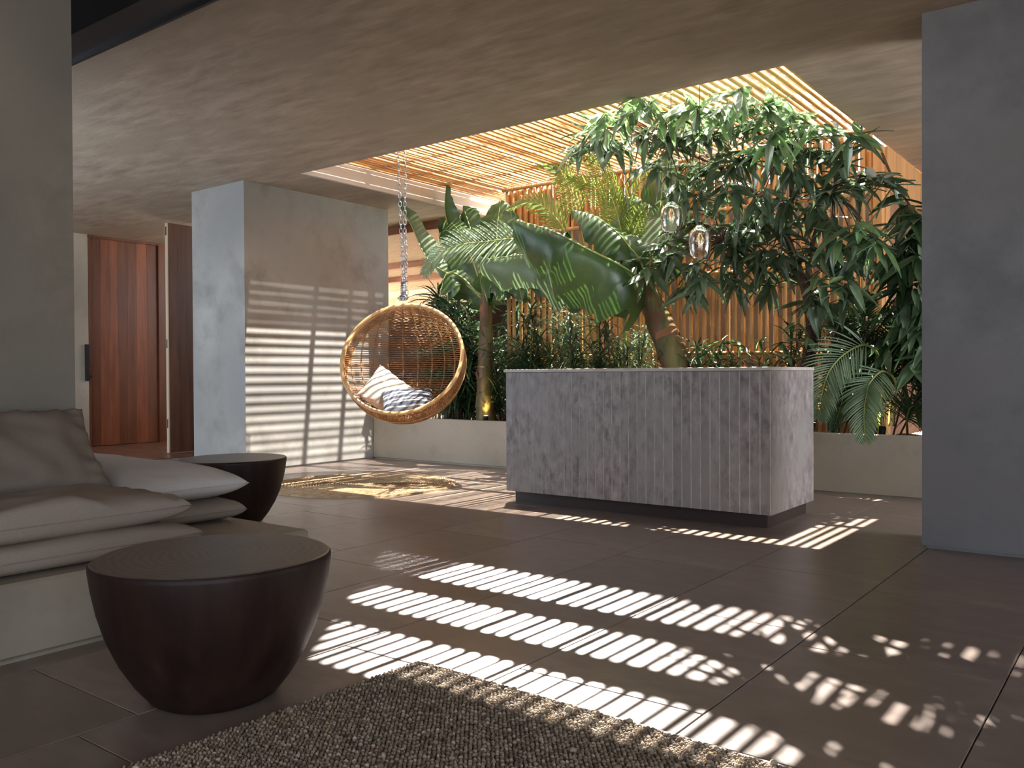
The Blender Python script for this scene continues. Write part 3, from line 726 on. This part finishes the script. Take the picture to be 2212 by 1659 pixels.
# right banana plant, leaning
B2 = thing('banana_plant', 'banana plant with leaning brown stem and huge draped leaves behind the counter', 'plant', (-3.75, 8.05, .45))
pseudo_trunk(B2, [(-3.75, 8.05, .44), at(1462, 790, 8.0), at(1430, 710, 8.0), at(1402, 640, 7.95), at(1392, 590, 7.9)], [.16, .15, .135, .12, .07], 4)
banana_leaf(B2, [(1392, 612, 7.9), (1345, 575, 7.4), (1265, 535, 7.1), (1190, 497, 6.95), (1112, 474, 6.9)], .52, (.35, -.7, .55), fold=.30, droop=.85, wav=.085, seed=11, asym=.28, prof=lambda t: max(.05, math.sin(PI*min(1, t*.80+.14))**.55))
banana_leaf(B2, [(1390, 618, 7.95), (1320, 580, 7.75), (1230, 555, 7.55), (1130, 550, 7.4), (1036, 562, 7.3)], .46, (.3, -.75, .55), 'bananapale', fold=.2, droop=.7, wav=.08, seed=12, asym=.2, prof=lambda t: max(.05, math.sin(PI*min(1, t*.82+.14))**.55))
banana_leaf(B2, [(1395, 600, 7.9), (1350, 520, 7.75), (1290, 470, 7.65), (1235, 452, 7.6)], 0.30, (.3, -.5, .9), fold=.2, droop=.5, wav=.03, seed=13)
banana_leaf(B2, [(1397, 600, 7.9), (1375, 550, 7.8), (1335, 515, 7.75), (1298, 500, 7.7)], 0.21, (.3, -1, .5), fold=.2, droop=.25, wav=.02, seed=14)
banana_leaf(B2, [(1400, 600, 7.95), (1385, 540, 8.1), (1365, 480, 8.2), (1352, 425, 8.2)], 0.44, (-.1, -1, .1), 'bananapale', fold=.15, droop=.15, wav=.04, seed=15)
banana_leaf(B2, [(1402, 600, 7.95), (1418, 510, 8.25), (1430, 410, 8.35), (1435, 325, 8.35)], 0.34, (.1, -1, .1), fold=.2, droop=.1, wav=.02, seed=16)
banana_leaf(B2, [(1402, 605, 7.9), (1420, 560, 7.8), (1450, 530, 7.8), (1490, 545, 7.8)], 0.28, (.1, -1, .5), fold=.2, droop=.3, wav=.03, seed=17)
banana_leaf(B2, [(1395, 610, 7.9), (1300, 600, 7.85), (1200, 590, 7.8), (1120, 600, 7.8)], 0.36, (.1, -.6, .8), fold=.3, droop=.5, wav=.03, seed=18)

def frond(path, ln, nl, root=None, mat='palm', up=(0, 0, 1), grav=.5, wid=.013, ang=.9, seed=0, name='frond', start=.12, lift=.25):
    """feather leaf: stalk with two rows of narrow leaflets"""
    rd = random.Random(seed); n = 40; C = bez(path, n); m = MB(); up = Vector(up)
    for k in range(nl):
        f = start+(1-start)*k/(nl-1); i = min(n-1, int(f*n)); fr = f*n-i; c = C[i].lerp(C[i+1], fr); t = (C[i+1]-C[i]).normalized()
        s = t.cross(up); s = s.normalized() if s.length > 1e-4 else t.orthogonal().normalized(); nn = s.cross(t)
        L = ln*(math.sin(PI*min(1, .18+.80*f))**.6)*rd.uniform(.9, 1.08); a = ang*(1-.45*f)
        for sg in (-1, 1):
            d = (t*math.cos(a)+s*sg*math.sin(a)+nn*(lift+rd.uniform(-.08, .08))).normalized(); w = d.cross(nn).normalized()*wid; p = c.copy(); st = 5; rows = []
            for q in range(st+1):
                u = q/st; ww = w*(math.sin(PI*(.12+.88*u))**.7 if u < 1 else .02)
                rows.append([p-ww+nn*.003, p-nn*.002, p+ww+nn*.003]); d = (d+Vector((0, 0, -grav*(.10+.30*u)))).normalized(); p = p+d*(L/st)
            m.grid(rows)
    o = obj(name, m, M[mat], root, smooth=False)
    r = MB(); r.tube(C, [.010*(1-.8*i/n)+.0015 for i in range(n+1)], 6); obj('stalk', r, M['midrib'], o, smooth=True); return o
def rel(root, px): return [at(*q)-root.location for q in px]
# areca palm left (over the banana leaves)
A1 = thing('areca_palm', 'feathery palm spreading over the left banana leaves', 'plant', (-5.6, 8.2, .45))
frond(rel(A1, [(1330, 790, 8.2), (1290, 640, 8.0), (1200, 530, 7.5), (1120, 516, 7.2), (1050, 522, 7.05), (990, 530, 6.95), (948, 551, 6.9), (917, 590, 6.85)]), .36, 40, A1, 'palm', up=(.25, -.9, .5), grav=.3, wid=.0095, seed=1, start=.42, lift=.1, ang=1.15)
frond(rel(A1, [(1290, 790, 8.2), (1260, 640, 8.2), (1220, 500, 8.1), (1160, 440, 8.0), (1100, 450, 7.9)]), .28, 40, A1, 'palmlit', up=(.1, -.7, .7), grav=.55, wid=.009, seed=2, start=.5)
frond(rel(A1, [(1300, 790, 8.2), (1280, 640, 8.2), (1250, 470, 8.2), (1210, 370, 8.1), (1165, 350, 8.0)]), .28, 38, A1, 'palmlit', up=(.1, -.8, .6), grav=.5, wid=.009, seed=3, start=.5)
# tall bright palm in the middle
A2 = thing('areca_palm', 'tall yellow green palm rising behind the draped banana leaf', 'plant', (-4.5, 8.3, .45))
for k, (pp, L) in enumerate([([(1350, 790, 8.3), (1347, 640, 8.3), (1342, 520, 8.3), (1335, 420, 8.25), (1310, 335, 8.1)], .30),
                             ([(1352, 790, 8.3), (1350, 640, 8.3), (1345, 520, 8.3), (1365, 420, 8.2), (1420, 360, 8.0)], .30),
                             ([(1352, 790, 8.3), (1350, 640, 8.3), (1335, 500, 8.3), (1290, 410, 8.2), (1225, 385, 8.0)], .30),
                             ([(1352, 790, 8.3), (1350, 640, 8.3), (1340, 490, 8.2), (1300, 380, 8.1), (1255, 320, 7.9)], .28),
                             ([(1352, 790, 8.3), (1350, 640, 8.3), (1355, 540, 8.2), (1380, 470, 8.1), (1400, 450, 8.0)], .24)]):
    frond(rel(A2, pp), L, 40, A2, 'palmlit', up=(.2*k-.4, -1, .2), grav=.55, wid=.0065, seed=10+k, start=.45)
# right foreground palm hanging over the planter
A3 = thing('areca_palm', 'palm at right with two fronds drooping over the planter edge', 'plant', (-2.0, 8.2, .45))
frond(rel(A3, [(1900, 900, 8.2), (1905, 790, 8.1), (1874, 746, 7.85), (1828, 762, 7.65), (1792, 801, 7.5), (1775, 852, 7.42), (1766, 900, 7.4)]), .34, 34, A3, 'palm', up=(.2, -1, .35), grav=.35, wid=.0085, seed=21, start=.35, lift=.1, ang=1.1)
frond(rel(A3, [(1930, 920, 8.2), (1935, 830, 8.05), (1908, 802, 7.85), (1881, 824, 7.65), (1872, 850, 7.6), (1866, 898, 7.5), (1869, 950, 7.45)]), .30, 36, A3, 'palm', up=(.1, -1, .35), grav=.35, wid=.008, seed=22, start=.35, lift=.1, ang=1.15)
for k, pp in enumerate([[(1900, 920, 8.2), (1880, 800, 8.3), (1850, 720, 8.35), (1790, 690, 8.3)], [(1920, 920, 8.2), (1930, 790, 8.3), (1940, 700, 8.3), (1975, 660, 8.2)],
                        [(1900, 920, 8.3), (1870, 790, 8.4), (1860, 690, 8.4), (1880, 640, 8.4)], [(1900, 930, 8.2), (1850, 850, 8.1), (1830, 840, 8.0), (1800, 930, 7.95)],
                        [(1960, 940, 8.2), (1960, 900, 8.0), (1975, 880, 7.95), (2020, 930, 7.9)], [(1960, 930, 8.3), (1950, 780, 8.3), (1960, 730, 8.2), (2010, 760, 8.0)]]):
    frond(rel(A3, pp), .26, 30, A3, 'dark', up=(.1, -.8, .5), grav=.4, wid=.010, seed=30+k, start=.25)

# long-leaved tree
def leaf_mesh(L=.25, w=.027, seed=0, curl=.25):
    m = MB(); rows = []; n = 7
    for i in range(n+1):
        t = i/n; W = w*max(.03, math.sin(PI*min(1, t**.8*.97+.03)))**.85; z = -curl*L*t*t
        rows.append([(L*t, -W, z+.006), (L*t, -W*.5, z+.001), (L*t, 0, z-.003), (L*t, W*.5, z+.001), (L*t, W, z+.006)])
    m.grid(rows); return m
LM = [leaf_mesh(.26, .033, curl=.12), leaf_mesh(.29, .031, curl=.28), leaf_mesh(.22, .033, curl=.08)]
def leafy_tree(root, clusters, per, lmats, single=280, scale=1.0, spread=.09):
    mes = []
    for k, l in enumerate(LM):
        for mt in lmats:
            me = l.mesh('leaf', True); me.materials.append(M[mt]); mes.append((me, l))
    allp = []
    for (c, dirv) in clusters:
        az0 = random.uniform(0, 6)
        for q in range(per):
            az = az0+q*2.4+random.gauss(0, .25); el = random.gauss(-.55, .35)+(.5 if q > per*.6 else 0)
            d = Vector((math.cos(az)*math.cos(el), math.sin(az)*math.cos(el), math.sin(el))); d = (d+dirv*.35).normalized()
            p = c-dirv*spread*1.2*(q/per-.3)+Vector((random.gauss(0, spread*.25), random.gauss(0, spread*.25), random.gauss(0, spread*.25)))
            x = d; u = Vector((random.gauss(0, .35), random.gauss(0, .35)-.25, 1)); y = u.cross(x).normalized(); z = x.cross(y)
            s = random.uniform(.75, 1.15)*scale
            Mx = Matrix(((x.x*s, y.x*s, z.x*s, p.x), (x.y*s, y.y*s, z.y*s, p.y), (x.z*s, y.z*s, z.z*s, p.z), (0, 0, 0, 1)))
            allp.append(((p+d*.12+root.location-EYE).length, Mx, random.randrange(len(mes))))
    allp.sort(key=lambda a: a[0]); 
    for dist, Mx, k in allp[:single]:
        o = bpy.data.objects.new('leaf', mes[k][0]); COL.objects.link(o); o.parent = root; o.matrix_local = Mx
    if len(allp) > single:
        m = MB()
        for dist, Mx, k in allp[single:]:
            m.add([Mx @ Vector(v) for v in mes[k][1].v], mes[k][1].f)
        obj('foliage', m, M[lmats[-1]], root, smooth=True, kind='stuff')
T1 = thing('long_leaved_tree', 'tree with long drooping glossy leaves filling the skylight', 'tree', (-2.9, 8.15, .45))
tips = []
zones = [(1290, 275, 7.1), (1340, 262, 7.0), (1385, 245, 6.9), (1440, 240, 6.9), (1500, 232, 6.9), (1560, 222, 6.8), (1615, 205, 6.7), (1665, 215, 6.8), (1715, 245, 6.9), (1775, 272, 7.2), (1835, 300, 7.4),
         (1275, 300, 7.2), (1325, 305, 7.2), (1375, 290, 7.1), (1425, 290, 7.1), (1480, 275, 7.1), (1535, 280, 7.1), (1590, 265, 7.0), (1650, 280, 7.0), (1700, 300, 7.2), (1760, 325, 7.4), (1820, 350, 7.6), (1870, 378, 7.8), (1905, 385, 7.7),
         (1440, 330, 7.4), (1480, 370, 7.5), (1520, 360, 7.4), (1560, 340, 7.3), (1610, 345, 7.3), (1660, 345, 7.3), (1710, 370, 7.4), (1765, 390, 7.5), (1810, 400, 7.7),
         (1470, 420, 7.6), (1530, 430, 7.5), (1580, 410, 7.4), (1640, 430, 7.5), (1700, 430, 7.6), (1560, 470, 7.7), (1620, 480, 7.8), (1500, 480, 7.8),
         (1400, 560, 7.6), (1440, 530, 7.7), (1475, 570, 7.7), (1520, 590, 7.6), (1560, 550, 7.7), (1500, 620, 7.6), (1580, 610, 7.7), (1640, 560, 7.8), (1680, 500, 7.8),
         (1660, 600, 7.8), (1710, 480, 7.7), (1760, 470, 7.6), (1800, 500, 7.6), (1850, 500, 7.6), (1890, 520, 7.6), (1850, 550, 7.6), (1740, 560, 7.8), (1780, 600, 7.7), (1820, 630, 7.6), (1750, 640, 7.7), (1690, 560, 7.8), (1600, 520, 7.8)]
cl = []
for (px, py, Y) in zones:
    for q in range(2):
        c = under(px+random.gauss(0, 14), py+random.gauss(0, 12), Y+random.uniform(-.12, .3), 3.22)
        cl.append(c)
base = Vector((-2.9, 8.15, .42))
hubs = [at(1735, 620, 8.1), at(1700, 520, 8.0), at(1640, 430, 7.9), at(1560, 370, 7.7), at(1440, 320, 7.4), at(1700, 330, 7.5), at(1800, 420, 7.8), at(1560, 520, 7.9)]
m = MB()
def branch(pts, r0, r1): C = bez(pts, 12); m.tube([c-base for c in C], [r0+(r1-r0)*i/12 for i in range(13)], 8)
branch([base, at(1748, 740, 8.12), hubs[0], hubs[1]], .045, .034)
branch([base+Vector((.08, .02, 0)), at(1765, 720, 8.2), at(1745, 600, 8.1), at(1770, 480, 7.9), hubs[6]], .03, .018)
branch([hubs[1], hubs[2], hubs[3], hubs[4]], .034, .012); branch([hubs[1], at(1710, 430, 7.8), hubs[5]], .03, .014); branch([hubs[0], hubs[7], at(1460, 560, 7.8)], .02, .009)
obj('trunk', m, M['bark'], T1, smooth=True)
m = MB(); cls = []
for c in cl:
    h = min(hubs, key=lambda q: (q-c).length); mid = (h+c)/2+Vector((0, 0, .06)); C = bez([h, mid, c], 6)
    m.tube([p-T1.location for p in C], [.009-.001*i for i in range(7)], 5, False); cls.append((c-T1.location, (c-h).normalized()))
obj('twigs', m, M['bark'], T1, smooth=True, kind='stuff')
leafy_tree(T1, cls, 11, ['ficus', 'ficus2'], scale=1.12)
# hanging vine with strap leaves at the far right
V1 = thing('hanging_vine', 'dark trailing plant hanging beside the right pillar', 'plant', (-1.7, 8.3, 1.0))
cls = []; m = MB()
vz = [(1950, 440, 8.0), (1972, 470, 7.9), (1980, 500, 7.9), (1950, 520, 7.9), (1935, 560, 7.9), (1975, 560, 7.8), (1950, 620, 7.9), (1985, 620, 7.8), (1930, 660, 8.0), (1965, 690, 7.9), (1990, 720, 7.8), (1920, 740, 8.1), (2010, 480, 7.9), (2020, 600, 7.9), (1980, 780, 8.0)]
prev = None
for q in vz:
    c = at(*q); cls += [(c-V1.location, Vector((-.3, -.3, -.6))), (c-V1.location+Vector((.05, .1, -.05)), Vector((0, -.2, -.9)))]
C = bez([at(1905, 330, 8.3), at(1935, 400, 8.2), at(1975, 470, 8.1), at(1965, 600, 8.0), at(1945, 720, 8.1), at(1960, 900, 8.1)], 20)
m.tube([p-V1.location for p in C], .012, 6); obj('stem', m, M['bark'], V1, smooth=True)
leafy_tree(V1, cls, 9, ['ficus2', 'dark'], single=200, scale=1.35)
# small leafed shrub in front of the screen
S1 = thing('leafy_shrub', 'small shrub with broad bright leaves before the bamboo screen', 'plant', (-2.75, 8.05, .45))
cls = [(at(px, py, 8.0)-S1.location, Vector((0, -.4, .2))) for px, py in ((1750, 655), (1775, 700), (1720, 700), (1805, 660), (1835, 650), (1745, 730), (1690, 740), (1640, 735), (1600, 750), (1560, 740), (1660, 770), (1710, 770))]
leafy_tree(S1, cls, 6, ['ficus', 'dark'], single=120, scale=.62, spread=.05)
m = MB()
for c, d_ in cls: m.tube(bez([Vector((random.uniform(-.1, .1), 0, 0)), c*.5+Vector((0, 0, .1)), c], 8), [.007-.0006*i for i in range(9)], 5)
obj('stem', m, M['bark'], S1, smooth=True)

# undergrowth: plants with long narrow leaves
def spiky(x, y, h, n, ln, label, mat='dark', wid=.016, stems=4, seed=0, name='dracaena', el0=-.3, el1=1.2):
    rd = random.Random(seed); t = thing(name, label, 'plant', (x, y, .45)); m = MB(); s = MB()
    for k in range(stems):
        bx, by = rd.gauss(0, .16), rd.gauss(0, .06); hh = h*rd.uniform(.45, 1); lx, ly = rd.gauss(0, .12), rd.gauss(0, .05)-.04
        s.tube(bez([(bx*.5, by*.5, -.03), (bx+lx*.4, by+ly*.4, hh*.5), (bx+lx, by+ly, hh)], 6), .009, 5)
        for q in range(n):
            f = rd.uniform(.25, 1); z = hh*f; az = rd.uniform(0, 2*PI); el = rd.uniform(el0, el1)
            d = Vector((math.cos(az)*math.cos(el), math.sin(az)*math.cos(el), math.sin(el))); p = Vector((bx+lx*f, by+ly*f, z)); L = ln*rd.uniform(.6, 1.15); rows = []
            w = d.cross(Vector((rd.gauss(0, .3), rd.gauss(0, .3), 1))).normalized()*wid
            for i in range(6):
                u = i/5; ww = w*(1-u**2.2)*(0.55+.45*min(1, u*3)); rows.append([p-ww, p+ww]) ; d = (d+Vector((0, 0, -.16*(1+u)))).normalized(); p = p+d*L/5
            m.grid(rows)
    obj('stems', s, M['bark'], t, smooth=True, kind='stuff'); obj('foliage', m, M[mat], t, kind='stuff')
under_list = [
 (-7.1, 8.35, 1.6, 46, .50, 'dark strap leaved plant behind the hanging chair', 'dark', .020, 4),
 (-7.0, 8.15, 1.35, 46, .42, 'dark narrow leaved plant left of the upright banana stem', 'dark', .016, 4),
 (-6.75, 8.45, .95, 40, .36, 'low dark plant behind the upright banana stem', 'dark', .014, 4),
 (-6.05, 8.2, 1.25, 50, .34, 'narrow leaved plant right of the upright banana stem', 'dark', .012, 5),
 (-5.7, 8.0, 1.05, 50, .32, 'narrow leaved plant above the left end of the counter', 'dark', .010, 5),
 (-5.3, 8.25, 1.35, 50, .34, 'bushy narrow leaved plant under the draped banana leaf', 'palm', .010, 5),
 (-4.95, 8.0, 1.15, 50, .30, 'fine leaved plant behind the middle of the counter', 'dark', .009, 5),
 (-4.55, 8.25, 1.25, 50, .32, 'fine leaved plant left of the leaning banana stem', 'palm', .009, 5),
 (-3.55, 8.1, .85, 30, .28, 'low plant right of the leaning banana stem', 'dark', .012, 3),
 (-3.1, 8.2, .95, 30, .28, 'low dark plant in front of the lower screen rail', 'dark', .014, 3),
 (-2.45, 8.2, 1.15, 44, .30, 'dark spiky plant behind the right end of the counter', 'dark', .010, 5),
 (-2.1, 8.3, 1.05, 46, .28, 'dark spiky plant behind the drooping palm', 'dark', .010, 5),
 (-1.6, 8.25, 1.0, 44, .30, 'dark spiky plant beside the right pillar', 'dark', .012, 5),
 (-1.3, 8.05, .5, 26, .34, 'low strap leaved plant at the planter edge by the pillar', 'dark', .014, 3)]
for k, (x, y, h, n, ln, lab, mt, wd_, st) in enumerate(under_list): spiky(x, y, h*1.12, int(n*1.9), ln*1.1, lab, mt, wd_, st+3, seed=50+k)

# dark broad foliage behind the stems at left
S2 = thing('leafy_shrub', 'dense dark shrub between the hanging chair and the screen', 'plant', (-7.1, 8.9, .45))
cls = [(Vector((random.uniform(-1.3, .75), random.uniform(-.1, .6), random.uniform(.1, 1.75))), Vector((0, -.5, -.2))) for _ in range(120)]
leafy_tree(S2, cls, 9, ['dark', 'dark'], single=60, scale=.85)
m = MB()
for c, d_ in cls[::3]: m.tube(bez([Vector((c.x*.3, c.y, -.02)), c*.5+Vector((0, 0, .1)), c], 8), .008, 5)
obj('stem', m, M['bark'], S2, smooth=True)

# ------------------------------------------------------------------ garden spotlights in the planter
def spot(x, y, target, power, label, r=.9):
    t = thing('garden_spotlight', label, 'spotlight', (x, y, .44), 0, 'planter spotlights')
    d = (Vector(target)-Vector((x, y, .54))).normalized(); p = Vector((0, 0, .09))
    m = MB(); m.tube([(0, 0, -.02), (0, 0, .06)], .006, 6); obj('spike', m, M['black'], t)
    m = MB(); m.tube([p-d*.05, p+d*.04, p+d*.045], [.026, .03, .032], 14); obj('housing', m, M['black'], t, smooth=True)
    m = MB(); m.tube([p+d*.046, p+d*.048], .026, 14); obj('lens', m, M['lens'], t)
    l = bpy.data.lights.new('spot', 'SPOT'); l.energy = power; l.color = (1, .68, .28); l.spot_size = r; l.spot_blend = .7; l.shadow_soft_size = .03
    o = bpy.data.objects.new('lamp_light', l); COL.objects.link(o); o.parent = t; o.location = p+d*.07; o.rotation_euler = d.to_track_quat('-Z', 'Y').to_euler()
spot(-6.36, 7.88, (-6.45, 8.0, 1.3), 9, 'small spotlight at the foot of the upright banana stem', 1.1)
spot(-6.2, 8.45, (-6.1, 8.7, 1.6), 26, 'small spotlight at the left end of the bamboo screen', 1.6)
spot(-5.2, 8.45, (-5.2, 8.75, 1.6), 26, 'small spotlight under the screen behind the counter', 1.6)
spot(-2.75, 8.45, (-2.7, 8.75, 1.6), 26, 'small spotlight under the screen behind the counter right end', 1.6)
spot(-2.02, 8.1, (-2.1, 8.7, 1.4), 14, 'small spotlight behind the drooping palm fronds', 1.4)
